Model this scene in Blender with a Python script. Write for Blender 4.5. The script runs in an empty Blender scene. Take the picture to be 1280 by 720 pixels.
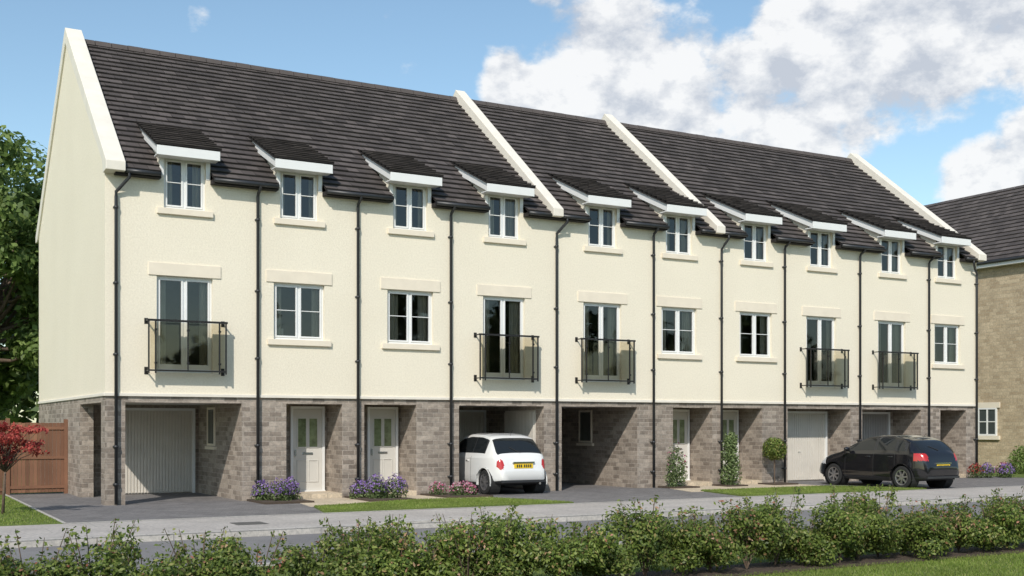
import bpy, bmesh, math, random
import numpy as np
from mathutils import Vector, Matrix
random.seed(7); rng=np.random.default_rng(7)
scene=bpy.context.scene
scene.view_settings.view_transform='Standard'; scene.view_settings.look='None'; scene.view_settings.exposure=0
COL=scene.collection
# ------------------------------------------------------------------ helpers
def empty(name,loc=(0,0,0),rotz=0,s=1):
    o=bpy.data.objects.new(name,None); COL.objects.link(o); o.location=loc; o.rotation_euler=(0,0,rotz); o.scale=(s,s,s); return o
def finish(name,v,f,mats,parent=None,smooth=False,mi=None,uv=True,bevel=0,merge=False):
    me=bpy.data.meshes.new(name); me.from_pydata(v,[],f)
    if not isinstance(mats,(list,tuple)): mats=[mats]
    for m in mats: me.materials.append(m)
    if mi is not None: me.polygons.foreach_set('material_index',mi)
    if smooth: me.polygons.foreach_set('use_smooth',[True]*len(me.polygons))
    me.update()
    if uv:
        l=me.uv_layers.new(name='UVMap'); n=len(me.loops)
        co=np.empty(len(me.vertices)*3); me.vertices.foreach_get('co',co); co=co.reshape(-1,3)
        vi=np.empty(n,dtype=np.int32); me.loops.foreach_get('vertex_index',vi)
        nr=np.empty(len(me.polygons)*3); me.polygons.foreach_get('normal',nr); nr=nr.reshape(-1,3)
        tot=np.empty(len(me.polygons),dtype=np.int32); me.polygons.foreach_get('loop_total',tot)
        ln=np.repeat(nr,tot,axis=0); c=co[vi]
        a=np.abs(ln); top=a[:,2]>.7; sx=(~top)&(a[:,0]>a[:,1])
        u=np.where(sx,c[:,1],c[:,0]); w=np.where(top,c[:,1],c[:,2])
        l.data.foreach_set('uv',np.stack([u,w],1).ravel())
    o=bpy.data.objects.new(name,me); COL.objects.link(o)
    if parent: o.parent=parent
    if bevel:
        b=o.modifiers.new('bevel','BEVEL'); b.width=bevel; b.segments=2; b.limit_method='ANGLE'
    return o
class MB:
    def __init__(s): s.v=[]; s.f=[]
    def poly(s,*p):
        n=len(s.v); s.v+= [tuple(q) for q in p]; s.f.append(tuple(range(n,n+len(p)))); return s
    def box(s,x0,x1,y0,y1,z0,z1):
        n=len(s.v); s.v+=[(x,y,z) for z in(z0,z1) for y in(y0,y1) for x in(x0,x1)]
        s.f+=[(n+a,n+b,n+c,n+d) for a,b,c,d in((0,2,3,1),(4,5,7,6),(0,1,5,4),(2,6,7,3),(0,4,6,2),(1,3,7,5))]; return s
    def extx(s,x0,x1,prof):
        n=len(s.v); k=len(prof); s.v+=[(x0,y,z) for y,z in prof]+[(x1,y,z) for y,z in prof]
        s.f.append(tuple(n+i for i in range(k))); s.f.append(tuple(n+k+i for i in reversed(range(k))))
        for i in range(k):
            j=(i+1)%k; s.f.append((n+i,n+k+i,n+k+j,n+j))
        return s
    def tube(s,pts,rad,sides=8):
        pts=[Vector(p) for p in pts]
        if not isinstance(rad,(list,tuple)): rad=[rad]*len(pts)
        base=len(s.v)
        for i,p in enumerate(pts):
            d=(pts[min(i+1,len(pts)-1)]-pts[max(i-1,0)]).normalized()
            a=d.cross(Vector((0.31,0.17,0.93)) if abs(d.z)<.9 else Vector((1,0,0))).normalized(); b=d.cross(a)
            for k in range(sides):
                t=2*math.pi*k/sides; q=p+(a*math.cos(t)+b*math.sin(t))*rad[i]; s.v.append(tuple(q))
        for i in range(len(pts)-1):
            for k in range(sides):
                A=base+i*sides+k; B=base+i*sides+(k+1)%sides; s.f.append((A,B,B+sides,A+sides))
        s.f.append(tuple(base+k for k in reversed(range(sides)))); e=base+(len(pts)-1)*sides; s.f.append(tuple(e+k for k in range(sides))); return s
    def build(s,name,mat,parent=None,smooth=False,bevel=0):
        return finish(name,s.v,s.f,mat,parent,smooth,bevel=bevel)
# ------------------------------------------------------------------ materials
def M(name):
    m=bpy.data.materials.new(name); m.use_nodes=True; nt=m.node_tree
    return m,nt,nt.nodes['Principled BSDF']
def rgb(c): return (c[0],c[1],c[2],1)
def ramp(nt,fac,stops):
    r=nt.nodes.new('ShaderNodeValToRGB'); e=r.color_ramp.elements
    while len(e)<len(stops): e.new(.5)
    for i,(p,c) in enumerate(stops): e[i].position=p; e[i].color=rgb(c)
    nt.links.new(fac,r.inputs[0]); return r.outputs[0]
def noise(nt,vec,scale,detail=4,rough=.5):
    n=nt.nodes.new('ShaderNodeTexNoise'); n.inputs['Scale'].default_value=scale; n.inputs['Detail'].default_value=detail; n.inputs['Roughness'].default_value=rough
    nt.links.new(vec,n.inputs['Vector']); return n.outputs[0]
def mul(nt,a,b,f=1.0,mode='MULTIPLY'):
    m=nt.nodes.new('ShaderNodeMix'); m.data_type='RGBA'; m.blend_type=mode; m.inputs[0].default_value=f
    nt.links.new(a,m.inputs[6]); nt.links.new(b,m.inputs[7]); return m.outputs[2]
def bump(nt,bs,h,st,dist=.01):
    b=nt.nodes.new('ShaderNodeBump'); b.inputs['Strength'].default_value=st; b.inputs['Distance'].default_value=dist
    nt.links.new(h,b.inputs['Height']); nt.links.new(b.outputs[0],bs.inputs['Normal'])
def simple(name,c,rough=.6,metal=0,var=.12,vs=2.5,bp=0,bs_=60,coat=0):
    m,nt,b=M(name); tc=nt.nodes.new('ShaderNodeTexCoord')
    n=noise(nt,tc.outputs['Object'],vs,5,.6)
    col=ramp(nt,n,[(.3,[x*(1-var) for x in c]),(.7,[min(1,x*(1+var)) for x in c])])
    nt.links.new(col,b.inputs['Base Color']); b.inputs['Roughness'].default_value=rough; b.inputs['Metallic'].default_value=metal; b.inputs['Coat Weight'].default_value=coat
    if bp: bump(nt,b,noise(nt,tc.outputs['Object'],bs_,4,.6),bp)
    return m
def stucco():
    m,nt,b=M('cream_render'); tc=nt.nodes.new('ShaderNodeTexCoord'); O=tc.outputs['Object']
    c=ramp(nt,noise(nt,O,.45,5,.55),[(.3,(.795,.727,.587)),(.7,(.83,.762,.62))])
    s=ramp(nt,noise(nt,O,22,4,.75),[(.33,(.91,.905,.895)),(.66,(1.04,1.04,1.04))])
    nt.links.new(mul(nt,c,s),b.inputs['Base Color']); b.inputs['Roughness'].default_value=.93
    bump(nt,b,noise(nt,O,24,5,.75),.7,.015); return m
def brick(name,c1,c2,mort,bw,rh,ms=.012,var=(.7,1.25),bp=.6,rough=.85,off=.5):
    m,nt,b=M(name); tc=nt.nodes.new('ShaderNodeTexCoord')
    mp=nt.nodes.new('ShaderNodeVectorMath'); mp.operation='ADD'; mp.inputs[1].default_value=(50,50,0)
    nt.links.new(tc.outputs['UV'],mp.inputs[0])
    t=nt.nodes.new('ShaderNodeTexBrick'); t.offset=off
    t.inputs['Color1'].default_value=rgb(c1); t.inputs['Color2'].default_value=rgb(c2); t.inputs['Mortar'].default_value=rgb(mort)
    t.inputs['Scale'].default_value=1; t.inputs['Mortar Size'].default_value=ms; t.inputs['Brick Width'].default_value=bw; t.inputs['Row Height'].default_value=rh; t.inputs['Mortar Smooth'].default_value=.2
    nt.links.new(mp.outputs[0],t.inputs['Vector'])
    n=noise(nt,tc.outputs['Object'],1.1,6,.65); v=ramp(nt,n,[(.3,(var[0],)*3),(.7,(var[1],)*3)])
    n2=noise(nt,tc.outputs['Object'],14,5,.7); v2=ramp(nt,n2,[(.3,(.72,.72,.72)),(.7,(1.28,1.25,1.2))])
    nt.links.new(mul(nt,mul(nt,t.outputs['Color'],v),v2),b.inputs['Base Color']); b.inputs['Roughness'].default_value=rough
    inv=nt.nodes.new('ShaderNodeMath'); inv.operation='SUBTRACT'; inv.inputs[0].default_value=1; nt.links.new(t.outputs['Fac'],inv.inputs[1])
    ad=nt.nodes.new('ShaderNodeMath'); ad.operation='ADD'; nt.links.new(inv.outputs[0],ad.inputs[0]); nt.links.new(n2,ad.inputs[1])
    bump(nt,b,ad.outputs[0],bp,.012); return m
def island(name,stops,rough=.6,trans=0,bp=0,lv=(.8,1.2)):
    m,nt,b=M(name); g=nt.nodes.new('ShaderNodeNewGeometry')
    c=ramp(nt,g.outputs['Random Per Island'],stops)
    tc=nt.nodes.new('ShaderNodeTexCoord')
    v=ramp(nt,noise(nt,tc.outputs['Object'],.9,4,.6),[(.3,(lv[0],)*3),(.7,(lv[1],)*3)]); c=mul(nt,c,v)
    nt.links.new(c,b.inputs['Base Color']); b.inputs['Roughness'].default_value=rough
    if bp: bump(nt,b,noise(nt,tc.outputs['Object'],50,4,.6),bp)
    if trans:
        b.inputs['Specular IOR Level'].default_value=.3
        tr=nt.nodes.new('ShaderNodeBsdfTranslucent'); nt.links.new(c,tr.inputs[0])
        mx=nt.nodes.new('ShaderNodeMixShader'); mx.inputs[0].default_value=trans
        nt.links.new(b.outputs[0],mx.inputs[1]); nt.links.new(tr.outputs[0],mx.inputs[2])
        nt.links.new(mx.outputs[0],nt.nodes['Material Output'].inputs[0])
    return m
def glass(name,tint=(.8,.85,.83),ior=1.9):
    m,nt,b=M(name); nt.nodes.remove(b)
    t=nt.nodes.new('ShaderNodeBsdfTransparent'); t.inputs[0].default_value=rgb(tint)
    g=nt.nodes.new('ShaderNodeBsdfGlossy'); g.inputs['Roughness'].default_value=.02; g.inputs[0].default_value=(.95,.96,.97,1)
    f=nt.nodes.new('ShaderNodeFresnel'); f.inputs[0].default_value=ior
    mx=nt.nodes.new('ShaderNodeMixShader'); nt.links.new(f.outputs[0],mx.inputs[0]); nt.links.new(t.outputs[0],mx.inputs[1]); nt.links.new(g.outputs[0],mx.inputs[2])
    tc=nt.nodes.new('ShaderNodeTexCoord'); bn=nt.nodes.new('ShaderNodeBump'); bn.inputs['Strength'].default_value=.06; bn.inputs['Distance'].default_value=.02
    nt.links.new(noise(nt,tc.outputs['Object'],1.5,2),bn.inputs['Height']); nt.links.new(bn.outputs[0],g.inputs['Normal'])
    nt.links.new(mx.outputs[0],nt.nodes['Material Output'].inputs[0]); return m

m_render=stucco()
m_stone=brick('grey_stone',(.195,.162,.135),(.39,.335,.285),(.37,.325,.28),.33,.125,.011,(.8,1.15),.8)
m_buff=brick('buff_stone',(.38,.30,.20),(.52,.43,.30),(.42,.36,.26),.34,.15,.012,(.85,1.12))
m_trim=simple('cast_stone_trim',(.76,.68,.55),.85,var=.05,bp=.15)
m_white=simple('white_pvc',(.77,.77,.75),.35,var=.02)
m_coping=simple('coping_stone',(.74,.69,.60),.8,var=.06,bp=.1)
m_tile=island('roof_tile',[(0,(.062,.051,.047)),(.6,(.082,.068,.062)),(1,(.112,.093,.086))],.8,bp=.5,lv=(.8,1.15))
m_tilebase=simple('underlay_and_tile_shadow',(.018,.015,.014),.9)  # underlay colour; also paints the shadow lines below tile courses
m_ridge=simple('ridge_tile',(.08,.066,.06),.8)
m_black=simple('black_plastic',(.028,.029,.031),.4,var=.1)
m_metal=simple('painted_metal',(.035,.032,.03),.35,metal=.4)
m_glass=glass('window_glass',(.84,.85,.81),1.75)
m_bglass=glass('balcony_glass',(.80,.75,.63),1.45)
m_curtain=simple('curtain_fabric',(.62,.56,.47),.9,var=.1)
m_room=simple('room_wall',(.26,.21,.17),.9)
m_ceil=simple('soffit_board',(.6,.58,.54),.8)
m_door=simple('painted_door',(.62,.60,.55),.45,var=.03)
m_garage=simple('garage_door_metal',(.64,.60,.53),.5,var=.05)
m_garage2=simple('grey_garage_door_metal',(.32,.30,.28),.5,var=.05)
m_wood=island('fence_wood',[(0,(.14,.065,.035)),(1,(.24,.115,.065))],.75,bp=.4)
m_bark=simple('bark',(.12,.085,.06),.9,var=.3,vs=12,bp=.8,bs_=25)
m_drive=brick('block_paving',(.15,.143,.145),(.205,.195,.195),(.10,.10,.10),.2,.1,.006,(.80,1.2),.3)
m_path=brick('footway_paving',(.41,.38,.355),(.45,.42,.395),(.30,.285,.27),1.8,.9,.008,(.86,1.1),.2)
m_buffpath=brick('buff_paving',(.50,.42,.31),(.58,.49,.37),(.36,.31,.24),.45,.45,.008,(.9,1.1),.3,off=0)
m_kerb=brick('kerb_concrete',(.44,.42,.39),(.48,.46,.43),(.2,.2,.2),.9,5,.008,(.85,1.1),.2)
m_soil=simple('soil',(.07,.05,.035),.95,var=.3,vs=10,bp=.8)
def asphalt():
    m,nt,b=M('asphalt'); tc=nt.nodes.new('ShaderNodeTexCoord')
    a=ramp(nt,noise(nt,tc.outputs['Object'],.35,6,.65),[(.3,(.155,.147,.147)),(.7,(.235,.224,.22))])
    s=ramp(nt,noise(nt,tc.outputs['Object'],90,3,.7),[(.3,(.7,.7,.7)),(.75,(1.35,1.35,1.35))])
    nt.links.new(mul(nt,a,s),b.inputs['Base Color']); b.inputs['Roughness'].default_value=.85
    bump(nt,b,noise(nt,tc.outputs['Object'],120,3),.4,.006); return m
m_road=asphalt()
def grassmat():
    m,nt,b=M('grass_ground'); tc=nt.nodes.new('ShaderNodeTexCoord')
    a=ramp(nt,noise(nt,tc.outputs['Object'],.6,6,.6),[(.3,(.10,.15,.028)),(.7,(.17,.22,.048))])
    s=ramp(nt,noise(nt,tc.outputs['Object'],35,5,.7),[(.3,(.6,.65,.55)),(.7,(1.3,1.25,1.1))])
    nt.links.new(mul(nt,a,s),b.inputs['Base Color']); b.inputs['Roughness'].default_value=.9
    bump(nt,b,noise(nt,tc.outputs['Object'],60,4,.7),.9,.03); return m
m_grass=grassmat()
m_blade=island('grass_blade',[(0,(.14,.21,.035)),(.6,(.22,.30,.055)),(1,(.33,.35,.12))],.6,.35,lv=(.75,1.25))
G1=island('leaf_green',[(0,(.10,.16,.04)),(.5,(.17,.25,.06)),(1,(.27,.35,.11))],.5,.45,lv=(.7,1.25))
G2=island('leaf_hedge',[(0,(.06,.10,.022)),(.45,(.135,.19,.038)),(.85,(.25,.31,.075)),(.96,(.34,.33,.12)),(1,(.36,.20,.11))],.42,.4,lv=(.7,1.3))
G3=island('leaf_tip_red',[(0,(.32,.11,.07)),(.5,(.42,.21,.14)),(1,(.50,.35,.21))],.45,.3)
G4=island('leaf_maple_red',[(0,(.24,.03,.03)),(.5,(.42,.07,.06)),(1,(.54,.16,.11))],.5,.4)
G5=island('lavender_flower',[(0,(.15,.09,.28)),(.5,(.26,.16,.42)),(1,(.40,.27,.54))],.7,.2)
G6=island('leaf_greygreen',[(0,(.085,.135,.045)),(1,(.23,.29,.12))],.6,.35)
G7=island('flower_pink',[(0,(.45,.06,.15)),(.5,(.55,.25,.35)),(1,(.6,.5,.5))],.6,.2)
G8=island('leaf_far',[(0,(.05,.085,.02)),(1,(.13,.17,.045))],.7)
# ------------------------------------------------------------------ sun / sky
to_sun=Vector((-.50,-.60,.63)).normalized()
sl=bpy.data.lights.new('sun','SUN'); sl.energy=3.7; sl.angle=math.radians(.6); sl.color=(1,.94,.86)
so=bpy.data.objects.new('sun',sl); COL.objects.link(so); so.rotation_euler=(-to_sun).to_track_quat('-Z','Y').to_euler()
w=bpy.data.worlds.new('World'); scene.world=w; w.use_nodes=True; nt=w.node_tree
bg=nt.nodes['Background']; bg.inputs[1].default_value=.11
sky=nt.nodes.new('ShaderNodeTexSky'); sky.sky_type='NISHITA'; sky.sun_disc=False
sky.sun_elevation=math.asin(to_sun.z); sky.sun_rotation=math.atan2(to_sun.x,to_sun.y)%(2*math.pi); sky.ozone_density=1.4; sky.air_density=1.0; sky.dust_density=.6
tc=nt.nodes.new('ShaderNodeTexCoord')
def wmath(op,a,b=None,c=None):
    n=nt.nodes.new('ShaderNodeMath'); n.operation=op
    for i,x in enumerate((a,b,c)):
        if x is None: continue
        if isinstance(x,(int,float)): n.inputs[i].default_value=x
        else: nt.links.new(x,n.inputs[i])
    return n.outputs[0]
def wv(op,a,b):
    n=nt.nodes.new('ShaderNodeVectorMath'); n.operation=op
    for i,x in enumerate((a,b)):
        if isinstance(x,(tuple,list)): n.inputs[i].default_value=x
        else: nt.links.new(x,n.inputs[i])
    return n
D=tc.outputs['Generated']
TH=60.61
blobs=[(0.9,15.6,2.4,.95),(3.8,16.8,3.3,1),(7.2,16.4,3.6,1),(6.2,18.9,1.8,.9),(10.6,15.2,3.3,1),(15.5,17.4,3.6,1),(19.5,17.6,3.8,1),(23.5,18.4,3.6,1),(13.2,13.6,2.8,1),(17,14.8,2.2,.8),
 (22.6,10.9,2.3,1),(25,11.8,2.6,1),(30,16,6,1),(1.8,20.5,1.0,.6),(-5.9,19.1,.8,.5),(-5.1,16.9,.7,.46),(-15.3,18.8,.7,.42),(60,25,10,.9),(-110,30,14,.9)]
acc=None
for az,el,r,stg in blobs:
    a=math.radians(TH-az); e=math.radians(el); c=(math.cos(a)*math.cos(e),math.sin(a)*math.cos(e),math.sin(e))
    d=wv('DOT_PRODUCT',D,c).outputs['Value']
    mr=nt.nodes.new('ShaderNodeMapRange'); mr.interpolation_type='SMOOTHSTEP'; nt.links.new(d,mr.inputs[0])
    mr.inputs[1].default_value=math.cos(math.radians(r*1.5)); mr.inputs[2].default_value=math.cos(math.radians(r*.3)); mr.inputs[3].default_value=0; mr.inputs[4].default_value=stg
    acc=mr.outputs[0] if acc is None else wmath('MAXIMUM',acc,mr.outputs[0])
def fbm(vec):
    s=wv('MULTIPLY',vec,(1,1,1.5)).outputs[0]
    n=nt.nodes.new('ShaderNodeTexNoise'); n.inputs['Scale'].default_value=14; n.inputs['Detail'].default_value=7; n.inputs['Roughness'].default_value=.6; nt.links.new(s,n.inputs['Vector']); return n.outputs[0]
n1=fbm(D); n2=fbm(wv('ADD',D,(-.012,-.007,.018)).outputs[0])
dens=wmath('ADD',acc,wmath('MULTIPLY',wmath('SUBTRACT',n1,.5),2.0))
mr=nt.nodes.new('ShaderNodeMapRange'); mr.interpolation_type='SMOOTHSTEP'; nt.links.new(dens,mr.inputs[0]); mr.inputs[1].default_value=.40; mr.inputs[2].default_value=.82
msk=wmath('MULTIPLY',mr.outputs[0],.96)
rel=wmath('ADD',wmath('MULTIPLY',wmath('SUBTRACT',n1,n2),3.6),.62)
cr=nt.nodes.new('ShaderNodeValToRGB'); cr.color_ramp.elements[0].position=.1; cr.color_ramp.elements[0].color=(5.2,5.6,6.3,1); cr.color_ramp.elements[1].position=.8; cr.color_ramp.elements[1].color=(8.7,8.75,8.8,1)
nt.links.new(rel,cr.inputs[0])
sk=nt.nodes.new('ShaderNodeMix'); sk.data_type='RGBA'; sk.blend_type='MULTIPLY'; sk.inputs[0].default_value=1; nt.links.new(sky.outputs[0],sk.inputs[6]); sk.inputs[7].default_value=(1.48,1.56,1.45,1)
mx=nt.nodes.new('ShaderNodeMix'); mx.data_type='RGBA'; nt.links.new(msk,mx.inputs[0]); nt.links.new(sk.outputs[2],mx.inputs[6]); nt.links.new(cr.outputs[0],mx.inputs[7])
nt.links.new(mx.outputs[2],bg.inputs[0])
# ------------------------------------------------------------------ ground
def slab(name,x0,x1,y0,y1,zt,mat,zb=-.13): return MB().box(x0,x1,y0,y1,zb,zt).build(name,mat)
MB().poly((-900,-900,-.14),(900,-900,-.14),(900,900,-.14),(-900,900,-.14)).build('ground',m_grass)
slab('road',-80,120,-13.0,-8.15,-.105,m_road)
slab('pavement',-80,120,-8.0,-4.9,0,m_path)
slab('kerb',-80,120,-8.15,-8.0,.012,m_kerb)
slab('kerb',-80,120,-13.15,-13.0,.0,m_kerb)
slab('grass_verge',-80,120,-60,-13.15,-.03,m_grass)
slab('driveway',-1.8,31.6,-4.9,6.2,.0,m_drive)
slab('lawn',-60,-1.86,-4.9,60,.01,m_grass)
slab('edging_kerb',-1.86,-1.8,-4.9,6,.02,m_kerb)
slab('edging_kerb',-1.8,31.6,-4.93,-4.85,.012,m_kerb)
slab('lawn',31.6,90,-4.9,60,.01,m_grass)
slab('back_garden_lawn',-1.8,31.6,6.2,60,-.01,m_grass)
MB().box(3.5,7.1,-8.18,-7.98,-.1,.05).build('raised_kerb',m_kerb)
MB().box(1.0,1.6,-6.9,-6.3,-.02,.008).build('inspection_cover',simple('cast_iron',(.12,.115,.11),.6,metal=.3,var=.2,vs=20,bp=.6,bs_=30))
def flat(name,pts,z,mat):
    v=[(x,y,z) for x,y in pts]+[(x,y,-.02) for x,y in pts]; n=len(pts)
    f=[tuple(range(n))]+[(i,(i+1)%n,n+(i+1)%n,n+i)[::-1] for i in range(n)]
    return finish(name,v,f,mat)
flat('garden_path',[(3.9,-2.75),(9.4,-2.75),(9.1,-.0),(4.3,-.0)],.008,m_buffpath)
flat('garden_path',[(15.4,-2.4),(21.2,-2.4),(21.2,0),(16.2,0)],.008,m_buffpath)
isl=[[(3.5,-4.8),(9.9,-4.8),(9.0,-2.2),(7.0,-2.0),(4.9,-2.7),(3.9,-3.0)],[(15.3,-4.8),(22.3,-4.8),(20.9,-2.2),(15.9,-2.2)]]
for p in isl: flat('lawn',p,.035,m_grass)
beds=[[(3.2,-1.5),(4.45,-1.5),(4.3,0),(3.2,0)],[(5.75,-1.9),(7.0,-1.9),(6.6,-.02),(5.8,-.02)],[(8.1,-1.6),(9.4,-1.6),(9.2,0),(8.0,0)],[(16.0,-.8),(17.0,-.8),(16.9,0),(16.0,0)],[(18.1,-.8),(18.9,-.8),(18.9,0),(18.1,0)],[(20.0,-.8),(21.0,-.8),(21.0,0),(20.0,0)]]
for p in beds: flat('flower_bed',p,.05,m_soil)
st=MB()
for a,b in((4.24,5.76),(6.38,7.9),(16.6,18.15),(18.55,20.2),(28.6,29.96)): st.box(a,b,.02,1.2,-.02,.13)
# ------------------------------------------------------------------ terrace
T=empty('terraced_house_row')
st.build('porch_floors',m_buffpath,T)
XL,XR=-.22,30.5; RD=5.88; DEP=11.76; ZB=2.68
sl_=.775; Z0=7.92; YE=-.26; ZE=Z0+sl_*(YE+.36)
zr=lambda y: Z0+sl_*((y if y<=RD else 2*RD-y)+.36)
dorm=[1.661,4.58,7.716,10.62,13.97,16.82,19.92,22.78,26.11,28.94]
DZ=8.66; DS=.44; DY=-.42
french=[0,3,4,7,8]
openings=[]
for i,c in enumerate(dorm):
    openings.append((c-.51,c+.51,7.20,8.46,'d'))
    openings.append((c-.68,c+.68,3.2,5.55,'f') if i in french else (c-.68,c+.68,4.11,5.56,'c'))
wall=MB()
xs=sorted(set([XL,XR]+[o[0] for o in openings]+[o[1] for o in openings]+[c-.62 for c in dorm]+[c+.62 for c in dorm]))
zs=sorted(set([ZB,7.98,8.70]+[o[2] for o in openings]+[o[3] for o in openings]))
for a,b in zip(xs,xs[1:]):
    for c,d in zip(zs,zs[1:]):
        mx_,mz=(a+b)/2,(c+d)/2
        if any(o[0]<mx_<o[1] and o[2]<mz<o[3] for o in openings): continue
        if mz>7.98 and not any(abs(mx_-q)<.62 for q in dorm): continue
        wall.poly((a,0,c),(b,0,c),(b,0,d),(a,0,d))
for x0,x1,z0,z1,k in openings:
    y=.2
    wall.poly((x0,0,z0),(x0,0,z1),(x0,y,z1),(x0,y,z0)); wall.poly((x1,0,z0),(x1,y,z0),(x1,y,z1),(x1,0,z1))
    wall.poly((x0,0,z1),(x1,0,z1),(x1,y,z1),(x0,y,z1)); wall.poly((x0,0,z0),(x0,y,z0),(x1,y,z0),(x1,0,z0))
zg=lambda y: zr(y)+.02
for X,fl in((XL,0),(XR,1)):
    p=[(X,0,ZB),(X,DEP,ZB),(X,DEP,zg(DEP)),(X,RD,zg(RD)),(X,0,zg(0))]
    wall.poly(*(p if not fl else p[::-1]))
wall.poly((XL,DEP,-.1),(XR,DEP,-.1),(XR,DEP,zg(DEP)),(XL,DEP,zg(DEP)))
for c in dorm:
    for s in(-1,1):
        x=c+s*.62; wall.poly((x,0,7.9),(x,0,8.80),(x,2.0,9.70),(x,2.0,9.5))
wall.build('rendered_walls',m_render,T)
bd=MB(); bd.box(XL-.035,XR+.035,-.035,.16,ZB-.075,ZB+.003); bd.box(XL-.035,XL+.16,.16,DEP,ZB-.075,ZB+.003); bd.box(XR-.16,XR+.035,.16,DEP,ZB-.075,ZB+.003); bd.build('bellcast_band',m_coping,T,bevel=.01)
inn=MB(); inn.box(XL+.1,XR-.1,.2,DEP-.1,2.74,2.84); inn.box(XL+.1,XR-.1,.25,DEP-.1,5.86,6.0); inn.box(XL+.1,XR-.1,2.6,2.7,2.85,8.6)
for a in (3.465,6.166,8.9,12.32,15.79,18.44,21.09,24.5,27.9): inn.box(a-.08,a+.08,.22,2.6,2.85,8.2)
inn.build('interior_rooms',m_room,T)
F=MB();GL=MB();CU=MB();TR=MB()
def bars(mb,x0,x1,z0,z1,t,y0,y1):
    mb.box(x0,x0+t,y0,y1,z0,z1); mb.box(x1-t,x1,y0,y1,z0,z1); mb.box(x0+t,x1-t,y0,y1,z0,z0+t); mb.box(x0+t,x1-t,y0,y1,z1-t,z1)
def curtain(x0,x1,z0,z1,y=.26):
    n=int((x1-x0)/.03)+2; P=[(x0+(x1-x0)*i/n, y+.03*math.sin(i*1.9+x0*7)) for i in range(n+1)]
    for a,b in zip(P,P[1:]): CU.poly((a[0],a[1],z0),(b[0],b[1],z0),(b[0],b[1],z1),(a[0],a[1],z1))
for n_,(x0,x1,z0,z1,k) in enumerate(openings):
    bars(F,x0+.002,x1-.002,z0+.002,z1-.002,.055,.09,.16); xm=(x0+x1)/2
    F.box(xm-.03,xm+.03,.092,.158,z0+.055,z1-.055)
    for a,b in((x0+.057,xm-.03),(xm+.03,x1-.057)):
        bars(F,a,b,z0+.058,z1-.058,.042,.074,.15)
        if k!='f':
            zm=z0+(z1-z0)*(.52); F.box(a+.042,b-.042,.085,.14,zm-.010,zm+.010)
        else: F.box(a+.042,b-.042,.08,.15,z0+.10,z0+.2)
        GL.poly((a+.03,.115,z0+.08),(b-.03,.115,z0+.08),(b-.03,.115,z1-.08),(a+.03,.115,z1-.08))
    wd=(x1-x0)
    r=random.Random(n_); cw=wd*r.choice([.20,.25,.30])
    curtain(x0-.02,x0+cw,z0,z1); curtain(x1-cw*r.uniform(.8,1.1),x1+.02,z0,z1)
    if k=='c': CU.box(x0+.1,x0+.1+.25,.3,.45,z0,z0+.3)
    if k!='d': TR.box(x0-.2,x1+.2,-.028,.02,z1+.002,z1+.31)
    if k!='f': TR.box(x0-.17,x1+.17,-.075,.1,z0-.15,z0-.002)
F.build('window_frames',m_white,T,bevel=.004); GL.build('window_glass',m_glass,T); CU.build('curtains',m_curtain,T); TR.build('lintels_and_sills',m_trim,T,bevel=.008)
# roof
def tiles(mb,mr_,x0,x1,y0,z0,slope,n,dy=.24,excl=(),tw=.33):
    for i in range(n):
        yl=y0+i*dy; yu=yl+dy+.012; zb=z0+i*dy*slope
        segs=[(x0,x1)]
        for a,b,ymax in excl:
            if yl<ymax:
                ns=[]
                for p,q in segs:
                    if b<=p or a>=q: ns.append((p,q)); continue
                    if a>p: ns.append((p,a))
                    if b<q: ns.append((b,q))
                segs=ns
        for p,q in segs:
            x=p-(tw/2 if i%2 else 0)
            mr_.poly((p,yl+.035,zb-.02),(q,yl+.035,zb-.02),(q,yl+.012,zb+.045),(p,yl+.012,zb+.045))  # dark strip under each course, its shadow line put in as colour
            while x<q:
                a=max(x,p)+.003; b=min(x+tw,q)-.003; x+=tw
                if b-a<.02: continue
                t=.060+random.uniform(-.005,.006); j2=random.uniform(-.005,.005)
                yy=yl+random.uniform(-.006,.005)
                mb.poly((a,yy,zb+t),(b,yy,zb+t+j2),(b,yu,zb+dy*slope+.006),(a,yu,zb+dy*slope+.006))
                n0=len(mb.v); mb.v+= [(a,yy+.006,zb+t-.016),(b,yy+.006,zb+t-.016)]; mb.f.append((n0,n0+1,n0-3,n0-4))
RT=MB(); RS=MB()
ex=[(c-.62,c+.62,1.6) for c in dorm]
tiles(RT,RS,XL+.3,XR-.3,YE,ZE,sl_,26,dy=(RD-YE)/26,excl=ex)
for c in dorm: tiles(RT,RS,c-.80,c+.80,DY,DZ,DS,10)
RT.build('roof_tiles',m_tile,T); RS.build('painted_tile_shadows',m_tilebase,T)
RB=MB()
segx=[XL+.2]
for c in dorm: segx+=[c-.62,c+.62]
segx.append(XR-.2)
for a,b in zip(segx[::2],segx[1::2]): RB.poly((a,YE+.03,zr(YE+.03)-.015),(b,YE+.03,zr(YE+.03)-.015),(b,1.5,zr(1.5)-.015),(a,1.5,zr(1.5)-.015)); RB.box(a,b,YE+.02,-.005,ZE-.13,ZE-.03)
RB.poly((XL+.2,1.5,zr(1.5)-.015),(XR-.2,1.5,zr(1.5)-.015),(XR-.2,RD,zr(RD)-.015),(XL+.2,RD,zr(RD)-.015))
for c in dorm:
    RB.extx(c-.79,c+.79,[(DY+.02,DZ-.035),(DY+.02,DZ+.0),(2.1,DZ+DS*2.52),(2.1,DZ+DS*2.52-.04)])
RB.build('underlay_and_tile_shadow',m_tilebase,T)
RG=MB(); RG.poly((XL+.2,DEP+.36,Z0),(XL+.2,RD,zr(RD)),(XR-.2,RD,zr(RD)),(XR-.2,DEP+.36,Z0))
x=XL+.3
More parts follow.
